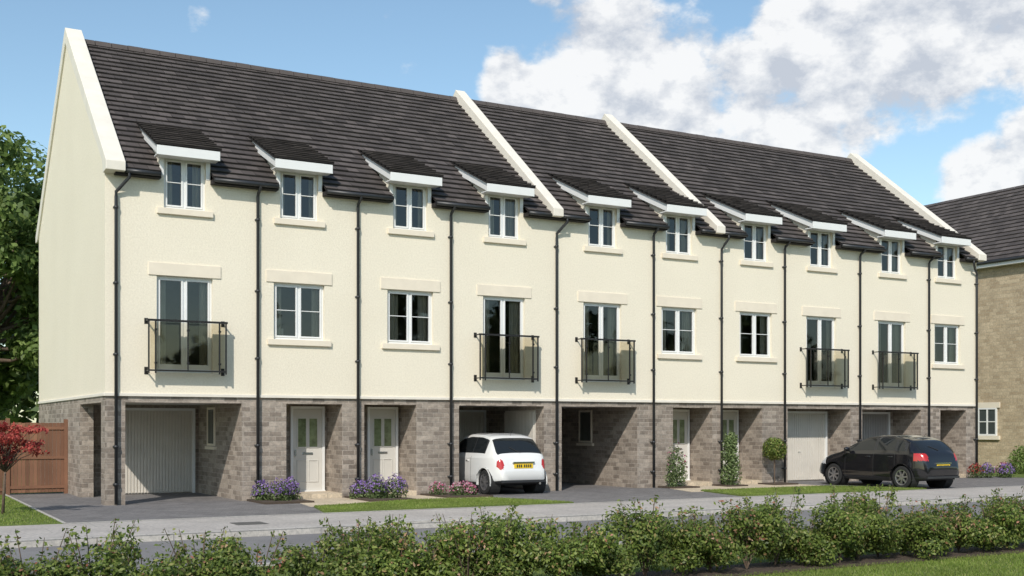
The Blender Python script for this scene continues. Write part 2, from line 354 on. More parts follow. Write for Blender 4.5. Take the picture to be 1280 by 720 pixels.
while x<XR-.3:
    e=min(x+.44,XR-.3); RG.extx(x+.004,e-.004,[(RD-.16,12.70),(RD-.09,12.83),(RD,12.88+random.uniform(-.004,.006)),(RD+.09,12.83),(RD+.16,12.70)]); x+=.45
RG.build('rear_roof_and_ridge',m_ridge,T)
DF=MB()
for c in dorm:
    DF.box(c-.76,c+.76,-.40,-.36,DZ-.26,DZ-.0); DF.box(c-.745,c+.745,-.36,0.0,DZ-.25,DZ-.22)
    for s in(-1,1):
        x=c+s*.74; a,b=min(x,x-s*.04),max(x,x-s*.04)
        DF.extx(a,b,[(-.36,DZ-.25),(-.36,DZ+.0),(2.02,DZ+DS*2.40),(2.02,DZ+DS*2.40-.25)])
        DF.box(c+s*.56-.05,c+s*.56+.05,-.012,.02,7.98,8.40)
DF.build('dormer_fascias',m_white,T,bevel=.006)
CP=MB()
for a,b in((XL-.05,.18),(12.02,12.36),(17.99,18.33),(XR-.36,XR+.05)):
    CP.extx(a,b,[(-.40,Z0+.0),(-.40,zr(-.40)+.25),(RD,zr(RD)+.36),(DEP+.44,zr(DEP+.44)+.25),(DEP+.44,Z0-.02),(DEP+.1,Z0-.02),(RD,zr(RD)-.08),(.1,zr(.1)-.08),(.0,Z0-.02)])
CP.build('gable_copings',m_coping,T,bevel=.012)
# ground floor
B=MB(); ZT=ZB-.077; ZO=2.46
blocks=[(3.08,4.24,4.3),(5.76,6.38,4.3),(7.9,9.2,4.3),(11.95,12.55,4.3),(15.25,16.6,4.3),(18.15,18.55,4.3),(20.2,21.3,4.3),(24.15,24.7,4.3),(27.6,28.6,4.3),(29.96,XR,DEP)]
B.box(XL,.25,.03,.52,-.1,ZT); B.box(XL,.12,3.6,DEP-.005,-.1,ZT)
for a,b,d in blocks: B.box(a,b,.03,d,-.1,ZT)
B.box(XL,.25,.52,3.6,ZO,ZT)
rec=[(.25,3.08,4.3),(4.24,5.76,1.2),(6.38,7.9,1.2),(9.2,11.95,3.4),(12.55,15.25,4.3),(16.6,18.15,1.2),(18.55,20.2,1.2),(21.3,24.15,1.0),(24.7,27.6,1.3),(28.6,29.96,1.2)]
for a,b,d in rec:
    B.box(a,b,.03,.3,ZO,ZT); B.box(a-.004,b+.004,d,d+.15,-.1,ZT-.01)
B.build('ground_floor_stonework',m_stone,T)
CE=MB()
for a,b,d in rec: CE.box(a,b,.3,d,ZO+.02,ZO+.08)
CE.build('carport_soffits',m_ceil,T)
def garage(x0,x1,y,mat):
    g=MB(); g.box(x0,x1,y-.02,y-.005,.02,2.32); x=x0+.02
    while x<x1-.06: g.box(x,x+.06,y-.045,y-.02,.04,2.30); x+=.085
    g.box(x0,x1,y-.05,y-.02,2.30,2.32); g.box((x0+x1)/2-.05,(x0+x1)/2+.05,y-.07,y-.045,1.0,1.04); g.build('garage_door',mat,T,bevel=.008)
    f=MB(); f.box(x0-.07,x0,y-.07,y,.0,2.39); f.box(x1,x1+.07,y-.07,y,.0,2.39); f.box(x0,x1,y-.07,y,2.32,2.39); f.build('garage_door_frame',m_white,T)
garage(.62,2.9,4.3,m_garage); garage(9.35,11.75,3.4,m_garage); garage(12.75,15.05,4.3,m_garage2); garage(21.45,23.9,1.0,m_garage); garage(24.85,27.3,1.3,m_garage2)
g=MB(); y=.55
g.box(11.925,11.948,.5,2.3,.02,2.35)
while y<2.25: g.box(11.90,11.925,y,y+.06,.04,2.3); y+=.085
g.build('side_store_door',m_garage,T)
sw=MB();sg=MB()
for X in(3.08,15.25):
    for (a,b,c,d) in((2.5,2.56,1.35,2.4),(3.2,3.26,1.35,2.4),(2.56,3.2,1.35,1.41),(2.56,3.2,2.34,2.4)): sw.box(X-.04,X+.01,a,b,c,d)
    sw.box(X-.07,X+.01,2.4,3.36,1.25,1.33)
    sg.box(X-.02,X-.005,2.56,3.2,1.41,2.34)
sw.build('carport_side_windows',m_trim,T); sg.build('carport_side_glass',simple('dark_pane',(.08,.09,.08),.08),T)
mdg=simple('painted_reflection_door_glass',(.20,.24,.13),.12,var=.45,vs=5)  # mottled green paints greenish reflections into the door panes
DR=MB();DFm=MB();DG=MB();DH=MB()
for a,b in((4.72,5.68),(6.92,7.84),(17.2,18.1),(19.25,20.15),(28.95,29.85)):
    y=1.2; z0,z1=.13,2.42
    DFm.box(a,a+.07,y-.09,y,z0,z1); DFm.box(b-.07,b,y-.09,y,z0,z1); DFm.box(a+.07,b-.07,y-.09,y,z1-.07,z1); DFm.box(a,b,y-.14,y,z0-.02,z0+.03)
    DR.box(a+.075,b-.075,y-.06,y-.01,z0+.03,z1-.075)
    w_=b-a
    for p,q in((a+w_*.22,a+w_*.45),(a+w_*.55,a+w_*.78)):
        bars(DR,p-.03,q+.03,1.30,2.12,.03,y-.078,y-.06); DG.box(p,q,y-.068,y-.06,1.33,2.09)
        bars(DR,p-.03,q+.03,.38,.98,.025,y-.075,y-.06)
    DH.box(a+w_*.35,a+w_*.65,y-.075,y-.06,1.12,1.18); DH.box(a+.11,a+.15,y-.1,y-.06,1.08,1.25)
DR.build('front_door_leaves',m_door,T,bevel=.005); DFm.build('front_door_frames',m_white,T,bevel=.005); DG.build('front_door_glass',mdg,T); DH.build('letterboxes_and_handles',simple('chrome',(.6,.6,.6),.25,metal=1),T)
ml=MB()
for x in(4.45,6.6): ml.box(x-.05,x+.05,1.1,1.2,1.9,2.1)
ml.build('porch_lamps',m_black,T)
# gutters and pipes
GU=MB()
cop=[(12.0,12.36),(17.97,18.33)]
cuts=sorted([(c-.64,c+.64) for c in dorm]+cop); x=.2; YG=YE-.05; ZG=ZE-.05
for a,b in cuts+[(XR-.38,99)]:
    if a-x>.05: GU.tube([(x,YG,ZG),(a,YG,ZG)],.055,10)
    x=b
PX=[.02,3.465,6.166,8.90,12.32,15.79,18.44,21.09,24.50,27.90,30.42]
for i,px in enumerate(PX):
    off={0:.26,4:.22,6:.10,10:-.45}.get(i,0)
    if off: GU.tube([(px+off,YG,ZG-.02),(px+off,YG,ZG-.15),(px+off*.5,-.17,ZG-.32),(px,-.075,ZG-.48),(px,-.075,ZG-.6),(px,-.075,.02)],.040,10)
    else: GU.tube([(px,YG,ZG-.02),(px,YG+.02,ZG-.08),(px,-.10,ZG-.2),(px,-.075,ZG-.26),(px,-.075,.02)],.040,10)
    for z in(7.1,5.3,3.6,1.4,.5): GU.tube([(px,-.075,z-.03),(px,-.075,z+.03)],.055,10); GU.box(px-.06,px+.06,-.03,.035 if z<2.6 else .0,z-.02,z+.02)
GU.build('gutters_and_downpipes',m_black,T,smooth=True)
# juliet balconies
JB=MB();JG=MB()
for i in french:
    c=dorm[i]; a,b=c-.93,c+.93; y0=-.30; zb,zt=3.16,4.46
    JB.box(a-.04,b+.04,y0-.028,y0+.028,zt-.05,zt); JB.box(a,b,y0-.015,y0+.015,zb+.05,zb+.09)
    for x in(a,a+.16,b-.16,b): JB.box(x-.018,x+.018,y0-.019,y0+.019,zb,zt-.05)
    JB.box(c-.014,c+.014,y0-.013,y0+.013,zb+.09,zt-.05)
    for x in(a,b):
        JB.box(x-.015,x+.015,y0+.028,-.0,zt-.04,zt-.01); JB.box(x-.015,x+.015,y0+.022,-.0,zb+.05,zb+.08); JB.box(x-.045,x+.045,-.012,.0,zb-.02,zb+.16); JB.box(x-.045,x+.045,-.012,.0,zt-.1,zt+.04)
    for x in(a+.16,c,b-.16):
        for z in(zb+.25,zt-.25): JB.box(x-.035,x+.035,y0-.03,y0-.022,z-.025,z+.025)
    JG.poly((a+.03,y0,zb+.1),(b-.03,y0,zb+.1),(b-.03,y0,zt-.06),(a+.03,y0,zt-.06))
JB.build('juliet_balcony_rails',m_metal,T,bevel=.004); JG.build('juliet_balcony_glass',m_bglass,T)
# ------------------------------------------------------------------ right house
H=empty('stone_house')
MB().box(39,48,-5,14.5,-.1,9.4).build('walls',m_buff,H)
hr=MB(); e0=9.25; hs=4.25/4.85; nrow=20; hsh=MB()
def tilesX(mb,y0,y1,x0,z0,slope,n,dx):
    for i in range(n):
        a=x0+i*dx; b=a+dx+.01; z=z0+i*dx*slope; y=y0-(.16 if i%2 else 0)
        hsh.poly((a+.03,y0,z-.02),(a+.01,y0,z+.045),(a+.01,y1,z+.045),(a+.03,y1,z-.02))  # near-black strip paints the shadow line beneath this course
        while y<y1:
            p=max(y,y0)+.002; q=min(y+.33,y1)-.002; y+=.33
            if q-p<.02: continue
            t=.056+random.uniform(-.004,.005)
            mb.poly((a,q,z+t),(a,p,z+t),(b,p,z+dx*slope+.005),(b,q,z+dx*slope+.005)); n0=len(mb.v); mb.v+=[(a+.006,q,z+t-.018),(a+.006,p,z+t-.018)]; mb.f.append((n0,n0+1,n0-3,n0-4))
tilesX(hr,-5.2,14.7,38.65,e0,hs,nrow,4.85/nrow); hr.build('roof_tiles',m_tile,H); hsh.build('painted_tile_shadows',m_tilebase,H)
hb=MB(); v=[(38.69,9.22),(43.5,13.45),(48.34,9.24)]
hb.v+=[(x,-5.15,z) for x,z in v]+[(x,14.65,z) for x,z in v]; hb.f+=[(0,1,2),(5,4,3),(0,3,4,1),(1,4,5,2),(0,2,5,3)]
hb.build('roof_base',m_tilebase,H)
MB().poly((38.99,-5.16,9.3),(43.5,-5.16,13.3),(48,-5.16,9.3)).build('gable',m_buff,H)
hg=MB(); hg.tube([(38.58,-5.2,9.2),(38.58,14.7,9.2)],.07,8); hg.tube([(38.93,10.5,9.1),(38.93,10.5,0)],.05,8); hg.build('gutters',m_black,H)
MB().box(38.64,38.98,-5.1,14.6,9.0,9.2).build('eaves_fascia',m_white,H)
hf=MB();hgl=MB();hs_=MB()
for yc,z0,z1 in((6.2,1.45,2.7),(1.0,1.3,2.7),(1.0,4.3,5.6),(1.0,7.1,8.3)):
    a,b=yc-.5,yc+.5
    for p in((a,a+.07,z0,z1),(b-.07,b,z0,z1),(a+.07,b-.07,z0,z0+.07),(a+.07,b-.07,z1-.07,z1),(yc-.03,yc+.03,z0+.07,z1-.07)): hf.box(38.93,39.02,*p)
    hf.box(38.94,39.02,a+.07,yc-.03,(z0+z1)/2-.02,(z0+z1)/2+.02); hf.box(38.94,39.02,yc+.03,b-.07,(z0+z1)/2-.02,(z0+z1)/2+.02)
    hgl.box(38.97,38.99,a+.05,b-.05,z0+.05,z1-.05)
    hs_.box(38.9,39.03,a-.15,b+.15,z0-.18,z0-.003); hs_.box(38.94,39.03,a-.15,b+.15,z1+.003,z1+.25)
hf.build('window_frames',m_white,H); hgl.build('window_panes',simple('dark_pane2',(.06,.07,.07),.06),H); hs_.build('sills',m_trim,H)
# ------------------------------------------------------------------ fence + gate
def planks(name,x0,x1,y,z0,z1):
    p=MB(); x=x0
    while x<x1-.05:
        p.box(x+.003,min(x+.10,x1)-.003,y-.012+random.uniform(-.003,.003),y+.012,z0,z1+random.uniform(-.008,.008)); x+=.10
    e=empty(name); p.build('planks',m_wood,e)
    r=MB()
    for z in(z0+.15,(z0+z1)/2,z1-.15): r.box(x0,x1,y-.04,y-.014,z-.04,z+.04)
    r.build('rails',m_wood,e); return e
g=planks('wooden_gate',-1.72,-.32,5.7,.05,1.98)
MB().box(-.32,-.225,5.65,5.77,0,2.08).box(-1.82,-1.72,5.65,5.77,0,2.1).build('gate_posts',m_wood,g)
planks('wooden_fence',-14,-1.83,5.7,0,2.05)
# ------------------------------------------------------------------ foliage
def leafmesh(name,P,size,mats,Nrm=None,aspect=.55,parent=None,mi=None,jit=.35):
    n=len(P); a=rng.normal(size=(n,3))
    if Nrm is not None:
        nn=Nrm+rng.normal(size=(n,3))*.6; nn/=np.linalg.norm(nn,axis=1,keepdims=True)
        a=a-nn*np.sum(a*nn,1,keepdims=True); a/=np.linalg.norm(a,axis=1,keepdims=True); b=np.cross(nn,a)
    else:
        a/=np.linalg.norm(a,axis=1,keepdims=True); b=rng.normal(size=(n,3)); b-=a*np.sum(a*b,1,keepdims=True); b/=np.linalg.norm(b,axis=1,keepdims=True)
    s=size*(1+jit*rng.uniform(-1,1,size=(n,1)))
    c=np.cross(a,b)*s*.12
    V=np.stack([P-a*s,P-b*s*aspect+c,P+a*s,P+b*s*aspect+c],1).reshape(-1,3)
    me=bpy.data.meshes.new(name); me.vertices.add(4*n); me.vertices.foreach_set('co',V.ravel()); me.loops.add(4*n); me.loops.foreach_set('vertex_index',np.arange(4*n,dtype=np.int32))
    me.polygons.add(n); me.polygons.foreach_set('loop_start',np.arange(0,4*n,4,dtype=np.int32))
    if not isinstance(mats,(list,tuple)): mats=[mats]
    for m in mats: me.materials.append(m)
    if mi is not None: me.polygons.foreach_set('material_index',mi.astype(np.int32))
    me.update(calc_edges=True); me.validate()
    o=bpy.data.objects.new(name,me); COL.objects.link(o)
    if parent: o.parent=parent
    return o
def blobpts(bl,power=4):
    P=[];Q=[]
    for (c,r,n) in bl:
        d=rng.normal(size=(n,3)); d/=np.linalg.norm(d,axis=1,keepdims=True)
        rr=rng.uniform(0,1,size=(n,1))**(1/power); r=np.array(r if hasattr(r,'__len__') else (r,)*3)
        P.append(np.array(c)+d*rr*r*(1+rng.normal(size=(n,1))*.07)); Q.append(d)
    return np.concatenate(P),np.concatenate(Q)
def tree(name,x,y,h,crown_r,trunk_r,nb,nl,ls,mat,crown_base=.3):
    e=empty(name); t=MB()
    t.tube([(x,y,-.1),(x+.05,y,h*.2),(x-.05,y+.1,h*.45),(x,y,h*.75)],[trunk_r*1.25,trunk_r,trunk_r*.7,trunk_r*.25],10)
    bl=[]
    for i in range(nb):
        th=random.uniform(0,6.283); ph=random.uniform(-.9,1); rr=random.uniform(.55,1)
        zc=h*(crown_base+(1-crown_base)*.5); hz=h*(1-crown_base)*.5
        k=math.sqrt(max(0,1-ph*ph*.85)); c=(x+crown_r*.78*rr*k*math.cos(th),y+crown_r*.78*rr*k*math.sin(th),zc+hz*.85*ph*rr)
        r=crown_r*random.uniform(.15,.30); bl.append((c,(r,r,r*.75),nl//nb))
        if i%2==0:
            z0=min(c[2]-.3,h*random.uniform(.25,.5)); t.tube([(x,y,z0),((x+c[0])/2,(y+c[1])/2,(z0+c[2])/2-.2),c],[trunk_r*.35,trunk_r*.2,trunk_r*.06],6)
    t.build('trunk_and_limbs',m_bark,e,smooth=True)
    P,Q=blobpts(bl,2.5); leafmesh('leaves',P,ls,mat,Q+np.array([-.2,-.3,.5]),parent=e); return e
tree('broadleaf_tree',-1.2,19.5,14.2,4.8,.32,90,40000,.14,G1,.06)
tree('broadleaf_tree',-9,24,12.5,5,.3,45,16000,.2,G1,.1)
tree('broadleaf_tree',3.5,26,11.5,4.5,.3,40,12000,.2,G1,.15)
bl=[]
for i in range(44):
    x=-75+i*3.6; hh=10+4*math.sin(i*1.7)+3*math.sin(i*.6+1)
    for k in range(5): z=hh*(.15+.2*k); bl.append(((x+random.uniform(-1.5,1.5),-62+random.uniform(-3,3),z),(3.2-.25*k,3,2.6),150))
P,Q=blobpts(bl,3); leafmesh('distant_trees',P,.62,G8,Q)
bl=[]
for i in range(50):
    x=-110+i*6
    for k in range(3): bl.append(((x+random.uniform(-2,2),90+random.uniform(-4,4),random.uniform(1.5,7)),(4,4,3),110))
P,Q=blobpts(bl,3); leafmesh('distant_trees',P,.7,G8,Q)
# japanese maple
e=empty('maple_tree'); t=MB(); mx0,my0=-2.62,-1.75
t.tube([(mx0,my0,0),(mx0+.02,my0,.5),(mx0+.05,my0,.95)],[.035,.028,.022],8)
bl=[]
for i in range(34):
    th=random.uniform(0,6.28); r=random.uniform(.1,.74); z=1.10+random.uniform(0,.92)*(1-.35*r); c=(mx0+.16+r*math.cos(th),my0+r*math.sin(th),z)
    bl.append((c,(.22,.22,.10),85)); t.tube([(mx0+.05,my0,.9),((mx0+c[0])/2,(my0+c[1])/2,(.95+z)/2+.05),c],[.014,.009,.003],5)
t.build('trunk',m_bark,e,smooth=True); P,Q=blobpts(bl,2); leafmesh('leaves',P,.040,G4,Q*.3+np.array([0,-.2,.8]),parent=e)
# hedge
bl=[];x=-9.0; stems=MB(); tips=[]
while x<17.5:
    hgt=random.uniform(.56,.90)*(1 if x>3 else .93); rx=random.uniform(.36,.55); y=-16.75+random.uniform(-.15,.15)
    for k in range(9):
        cx=x+random.uniform(-.34,.34); cy=y+random.uniform(-.30,.30); cz=hgt*random.uniform(.2,.82)
        bl.append(((cx,cy,cz),(rx*.46,.28,hgt*.25),430))
    for k in range(8):
        tx=x+random.uniform(-.4,.4); ty=y+random.uniform(-.3,.3); hz=hgt*random.uniform(.95,1.22)
        stems.tube([(x,y,0),((x+tx)/2,(y+ty)/2,hz*.5),(tx,ty,hz)],[.012,.007,.003],4)
        for q in range(34):
            s=random.uniform(.55,1.0); tips.append((tx+random.gauss(0,.035),ty+random.gauss(0,.035),hz*s))
    x+=random.uniform(.42,.62)
P,Q=blobpts(bl,3); tp=np.array(tips); P=np.concatenate([P,tp]); Q=np.concatenate([Q,rng.normal(size=tp.shape)])
k=P[:,2]>-.02; P=P[k];Q=Q[k]
clus=np.sin(P[:,0]*3.1)+np.sin(P[:,0]*7.7+1)+np.sin(P[:,0]*1.3+2)
mi=((rng.uniform(size=len(P))<np.clip(.012+.10*(clus>1.2)+.02*(clus>0),0,1))&(P[:,2]>.35)).astype(int)
he=empty('hedge'); stems.build('stems',m_bark,he); leafmesh('leaves',P,.026,[G2,G3],Q*.8+np.array([-.15,-.25,.5]),parent=he,mi=mi,aspect=.5)
MB().box(-12,18,-17.2,-16.3,-.05,-.01).build('hedge_soil',m_soil)
def mound(name,x,y,r,h,n,mat,ls=.035,fl=None,nf=0,fs=.02):
    e=empty(name); P,Q=blobpts([((x,y,h*.35),(r,r*.8,h*.62),n)],2.5); k=P[:,2]>.02
    leafmesh('leaves',P[k],ls,mat,Q[k]*.5+np.array([0,0,.3]),parent=e,aspect=.35)
    if fl:
        P,Q=blobpts([((x,y,h*.5),(r*.98,r*.8,h*.62),nf)],12); k=P[:,2]>h*.35; leafmesh('flowers',P[k],fs,fl,Q[k],parent=e,aspect=.7)
    return e
for x,y in((3.45,-.5),(3.8,-.9),(4.15,-.55),(5.95,-.75),(6.2,-1.25),(6.5,-.8),(6.7,-1.35)):
    mound('lavender_plant',x,y,random.uniform(.25,.34),random.uniform(.42,.60),620,G6,.05,G5,420,.026)
for x,y in((8.25,-.6),(8.6,-1.1),(9.0,-.7)): mound('flowering_plant',x,y,.27,.36,350,G6,.045,random.choice([G5,G7]),180,.03)
mound('flowering_plant',8.9,-1.2,.22,.3,300,G6,.045,G7,160,.03)
mound('rose_shrub',16.35,-.45,.36,1.35,1300,G6,.05,G7,60,.04)
def tallshrub(name,x,y,r,h,mat):
    e=empty(name); bl=[((x+random.uniform(-.06,.06),y,h*t),(r*(1.05-t*.5),r*(1.05-t*.5),h*.16),420) for t in(.15,.3,.45,.6,.75,.88)]
    P,Q=blobpts(bl,3); leafmesh('leaves',P,.045,mat,Q,parent=e); MB().tube([(x,y,0),(x,y,h*.8)],.02,6).build('stem',m_bark,e)
tallshrub('climbing_shrub',18.5,-.45,.36,1.65,G6)
e=empty('topiary_tree'); P,Q=blobpts([((20.3,-.45,1.15),(.38,.38,.36),2600)],6); leafmesh('leaves',P,.035,G2,Q,parent=e); MB().tube([(20.3,-.45,0),(20.3,-.45,1.0)],.022,8).build('stem',m_bark,e)
mound('round_shrub',32.6,-1.6,.55,1.15,2200,G1,.06,G6,200,.04)
mound('round_shrub',34.5,1.0,.7,1.2,2200,G1,.06)
for x,y in((29.8,-.5),(30.3,-.6),(31.0,-.9),(31.3,-.5)): mound('flowering_plant',x,y,.3,.5,350,G6,.05,random.choice([G4,G5,G7]),260,.035)
def blades(name,pts,h,mat,w=.006):
    n=len(pts); th=rng.uniform(0,6.283,n); hh=h*rng.uniform(.5,1.2,n)
    dx=np.cos(th)*w; dy=np.sin(th)*w; lean=rng.normal(size=(n,2))*h*.35
    A=pts+np.stack([dx,dy,np.zeros(n)],1); Bp=pts-np.stack([dx,dy,np.zeros(n)],1); C=pts+np.stack([lean[:,0],lean[:,1],hh],1)
    V=np.stack([A,Bp,C],1).reshape(-1,3)
    me=bpy.data.meshes.new(name); me.vertices.add(3*n); me.vertices.foreach_set('co',V.ravel()); me.loops.add(3*n); me.loops.foreach_set('vertex_index',np.arange(3*n,dtype=np.int32))
    me.polygons.add(n); me.polygons.foreach_set('loop_start',np.arange(0,3*n,3,dtype=np.int32)); me.materials.append(mat); me.update(calc_edges=True)
    o=bpy.data.objects.new(name,me); COL.objects.link(o)
def rect(x0,x1,y0,y1,n,z): return np.stack([rng.uniform(x0,x1,n),rng.uniform(y0,y1,n),np.full(n,z)],1)
def inpoly(p,poly):
    x,y=p[:,0],p[:,1]; c=np.zeros(len(p),bool); j=len(poly)-1
    for i in range(len(poly)):
        xi,yi=poly[i];xj,yj=poly[j]; c^=((yi>y)!=(yj>y))&(x<(xj-xi)*(y-yi)/(yj-yi+1e-9)+xi); j=i
    return c
blades('grass_blades',rect(0,16,-20.5,-17.1,90000,-.03),.04,m_blade,.006)
blades('grass_blades',rect(-8,22,-16.3,-13.2,26000,-.03),.05,m_blade,.008)
for poly in isl:
    p=rect(min(a for a,b in poly),max(a for a,b in poly),-4.8,-2,22000,.03); blades('grass_blades',p[inpoly(p,poly)],.04,m_blade,.008)
blades('grass_blades',rect(-7,-1.9,-4.8,5,20000,.01),.04,m_blade,.009)
# ------------------------------------------------------------------ cars
def catmull(P,m):
    P=np.array(P); out=[]
    Q=np.concatenate([[2*P[0]-P[1]],P,[2*P[-1]-P[-2]]])
    for i in range(1,len(Q)-2):
        for k in range(m):
            t=k/m; out.append(.5*((2*Q[i])+(-Q[i-1]+Q[i+1])*t+(2*Q[i-1]-5*Q[i]+4*Q[i+1]-Q[i+2])*t*t+(-Q[i-1]+3*Q[i]-3*Q[i+1]+Q[i+2])*t**3))
    out.append(P[-1]); return np.array(out)
m_cglass=simple('car_glass',(.015,.018,.02),.03,var=.02)
m_tyre=simple('tyre',(.02,.02,.02),.8); m_rim=simple('alloy',(.6,.6,.62),.28,metal=.9); m_red=simple('tail_lamp',(.45,.015,.01),.12,coat=1); m_head=simple('head_lamp',(.7,.7,.72),.1,coat=1)
m_plate=simple('number_plate_yellow',(.8,.55,.03),.4,var=.02); m_chr=simple('chrome_trim',(.75,.75,.75),.15,metal=1)
def car(name,L,W,prof,belt,paint,loc,s,wx,rw,sidewin,rearwin,frontwin,seams,lampfn,headfn,handles,plate,rot=90,tumble=.27,chrome=False):
    e=empty(name,loc,math.radians(rot),s)
    px=np.array([p[0] for p in prof]); pz=np.array([p[1] for p in prof])
    dense=np.linspace(0,L,800); dz=np.interp(dense,px,pz); ker=np.hanning(41); ker/=ker.sum(); dzs=np.convolve(np.pad(dz,20,mode='edge'),ker,'valid')
    zt=lambda x: float(np.interp(x,dense,dzs)); zb=lambda x: .19+.13*abs(2*x/L-1)**6
    hw=lambda x: W/2*(1-.27*abs(2*x/L-1)**7-.035*(1-x/L)**2)
    st=[L*(1-math.cos(math.pi*i/120))/2 for i in range(121)]
    for q in seams: st+=[q-.007,q+.007]
    st=sorted(st); m=5; V=[];K=None
    for x in st:
        t=zt(x); b=zb(x); w_=hw(x); bl=belt(x)
        g=min(1,max(0,(t-bl-.04)/.22)); g=g*g*(3-2*g); wr=w_*.955-max(0,t-bl)*tumble
        A=np.array([(0,b),(.75*w_,b),(.95*w_,b+.07),(w_,b+.22),(w_,(b+bl)/2+.04),(.985*w_,bl-.07),(.955*w_,bl),(wr,t-.10),(wr-.07,t-.032),(wr*.5,t-.004),(0,t)])
        fr=[0,0,.08,.25,.5,.72,.82,.91,.97,.995,1]; fw=[0,.75,.95,1,1,.985,.965,.91,.78,.42,0]
        Bn=np.array([(w_*q,b+(t-b)*p) for p,q in zip(fr,fw)]); S=A*g+Bn*(1-g); R=catmull(S,m); K=len(R); V.append(R)
    verts=[];faces=[];mi=[]
    for side in(1,-1):
        base=len(verts)
        for x,R in zip(st,V):
            for y,z in R: verts.append((x,side*max(0,y),z))
        for i in range(len(st)-1):
            for k in range(K-1):
                a=base+i*K+k; q=(a,a+1,a+K+1,a+K); xc=(st[i]+st[i+1])/2; yc=(V[i][k][0]+V[i][k+1][0])/2; zc=(V[i][k][1]+V[i][k+1][1]+V[i+1][k][1]+V[i+1][k+1][1])/4; t=(k+.5)/m
                if any((xc-ax)**2+(zc-rw)**2<(rw+.055)**2 for ax in wx) and t<6.5 and yc>W*.25: continue
                mt=0
                if t<2.3: mt=2
                gh=zt(xc)-belt(xc)
                if 6.15<t<6.95 and gh>.12:
                    for (a0,a1,s0,s1) in sidewin:
                        h=zc-belt(xc)
                        if a0+s0*h<xc<a1+s1*h: mt=1
                    if mt==0 and sidewin[0][0]<xc<sidewin[-1][1]: mt=2
                if t>7.3 and rearwin[0]<xc<rearwin[1]: mt=1
                if t>7.1 and frontwin[0]<xc<frontwin[1]: mt=1
                if any(abs(xc-q_)<.008 for q_ in seams) and 2.3<t<6.1: mt=2
                if lampfn(xc,yc,zc): mt=3
                if headfn(xc,yc,zc): mt=4
                faces.append(q if side==-1 else q[::-1]); mi.append(mt)
        faces.append(tuple(base+k for k in range(K))); mi.append(0)
        faces.append(tuple(base+(len(st)-1)*K+k for k in range(K))); mi.append(0)
    o=finish('body',verts,faces,[paint,m_cglass,m_black,m_red,m_head],e,True,mi)
    bm=bmesh.new(); bm.from_mesh(o.data); bmesh.ops.remove_doubles(bm,verts=bm.verts,dist=.0008); bmesh.ops.recalc_face_normals(bm,faces=bm.faces); bm.to_mesh(o.data); bm.free()
    ar=MB(); ty=MB(); ri=MB(); lip=MB()
    for ax in wx:
        for sd in(1,-1):
            yo=hw(ax); R=rw+.06; n=28
            for k in range(n):
                t0=2*math.pi*k/n; t1=2*math.pi*(k+1)/n
                p=lambda t,r,y:(ax+r*math.cos(t),sd*y,rw+r*math.sin(t))
                ar.poly(p(t0,R,yo-.02),p(t1,R,yo-.02),p(t1,R,yo-.3),p(t0,R,yo-.3)); ar.poly(p(t0,R,yo-.3),p(t1,R,yo-.3),(ax,sd*(yo-.3),rw))
                if rw+R*math.sin((t0+t1)/2)>.2:
                    lip.poly(p(t0,R+.02,yo+.004),p(t1,R+.02,yo+.004),p(t1,R-.012,yo+.008),p(t0,R-.012,yo+.008)); lip.poly(p(t0,R-.012,yo+.008),p(t1,R-.012,yo+.008),p(t1,R-.012,yo-.05),p(t0,R-.012,yo-.05))
            pr=[(rw*.62,yo-.03),(rw*.68,yo-.012),(rw*.92,yo-.012),(rw,yo-.04),(rw,yo-.19),(rw*.9,yo-.21),(rw*.6,yo-.21)]
            for k in range(n):
                t0=2*math.pi*k/n; t1=2*math.pi*(k+1)/n
                for (r0,y0),(r1,y1) in zip(pr,pr[1:]): ty.poly(p(t0,r0,y0),p(t1,r0,y0),p(t1,r1,y1),p(t0,r1,y1))
                ri.poly(p(t0,rw*.68,yo-.014),p(t1,rw*.68,yo-.014),p(t1,rw*.6,yo-.02),p(t0,rw*.6,yo-.02)); ri.poly(p(t0,rw*.6,yo-.02),p(t1,rw*.6,yo-.02),p(t1,rw*.6,yo-.12),p(t0,rw*.6,yo-.12))
                ri.poly(p(t0,.055,yo-.018),p(t1,.055,yo-.018),(ax,sd*(yo-.012),rw)); ty.poly(p(t0,rw*.62,yo-.10),p(t1,rw*.62,yo-.10),(ax,sd*(yo-.10),rw))
            for k in range(7):
                t=2*math.pi*k/7+.3; c,s_=math.cos(t),math.sin(t)
                def q(r,o_,y): return (ax+r*c-o_*s_,sd*y,rw+r*s_+o_*c)
                ri.poly(q(.03,-.026,yo-.018),q(rw*.61,-.02,yo-.02),q(rw*.61,.02,yo-.02),q(.03,.026,yo-.018))
                for o_ in(-.02,.02): ri.poly(q(.03,o_*1.3,yo-.018),q(rw*.61,o_,yo-.02),q(rw*.61,o_,yo-.06),q(.03,o_*1.3,yo-.06))
    ar.build('wheel_arches',m_tyre,e); ty.build('tyres',m_tyre,e,True); ri.build('alloy_wheels',m_rim,e); lip.build('arch_lips',paint,e)
    d=MB()
    for sd in(1,-1):
        xm=sidewin[-1][1]-.12; ym=hw(xm)*.955
        n0=12; bmv=[]
        for i in range(7):
            ph=-math.pi/2+math.pi*i/6
            for k in range(n0):
                th=2*math.pi*k/n0; bmv.append((xm+.07*math.cos(ph)*math.cos(th),sd*(ym+.12)+.10*math.cos(ph)*math.sin(th),belt(xm)+.09+.065*math.sin(ph)))
        b0=len(d.v); d.v+=bmv
        for i in range(6):
            for k in range(n0): d.f.append((b0+i*n0+k,b0+i*n0+(k+1)%n0,b0+(i+1)*n0+(k+1)%n0,b0+(i+1)*n0+k))
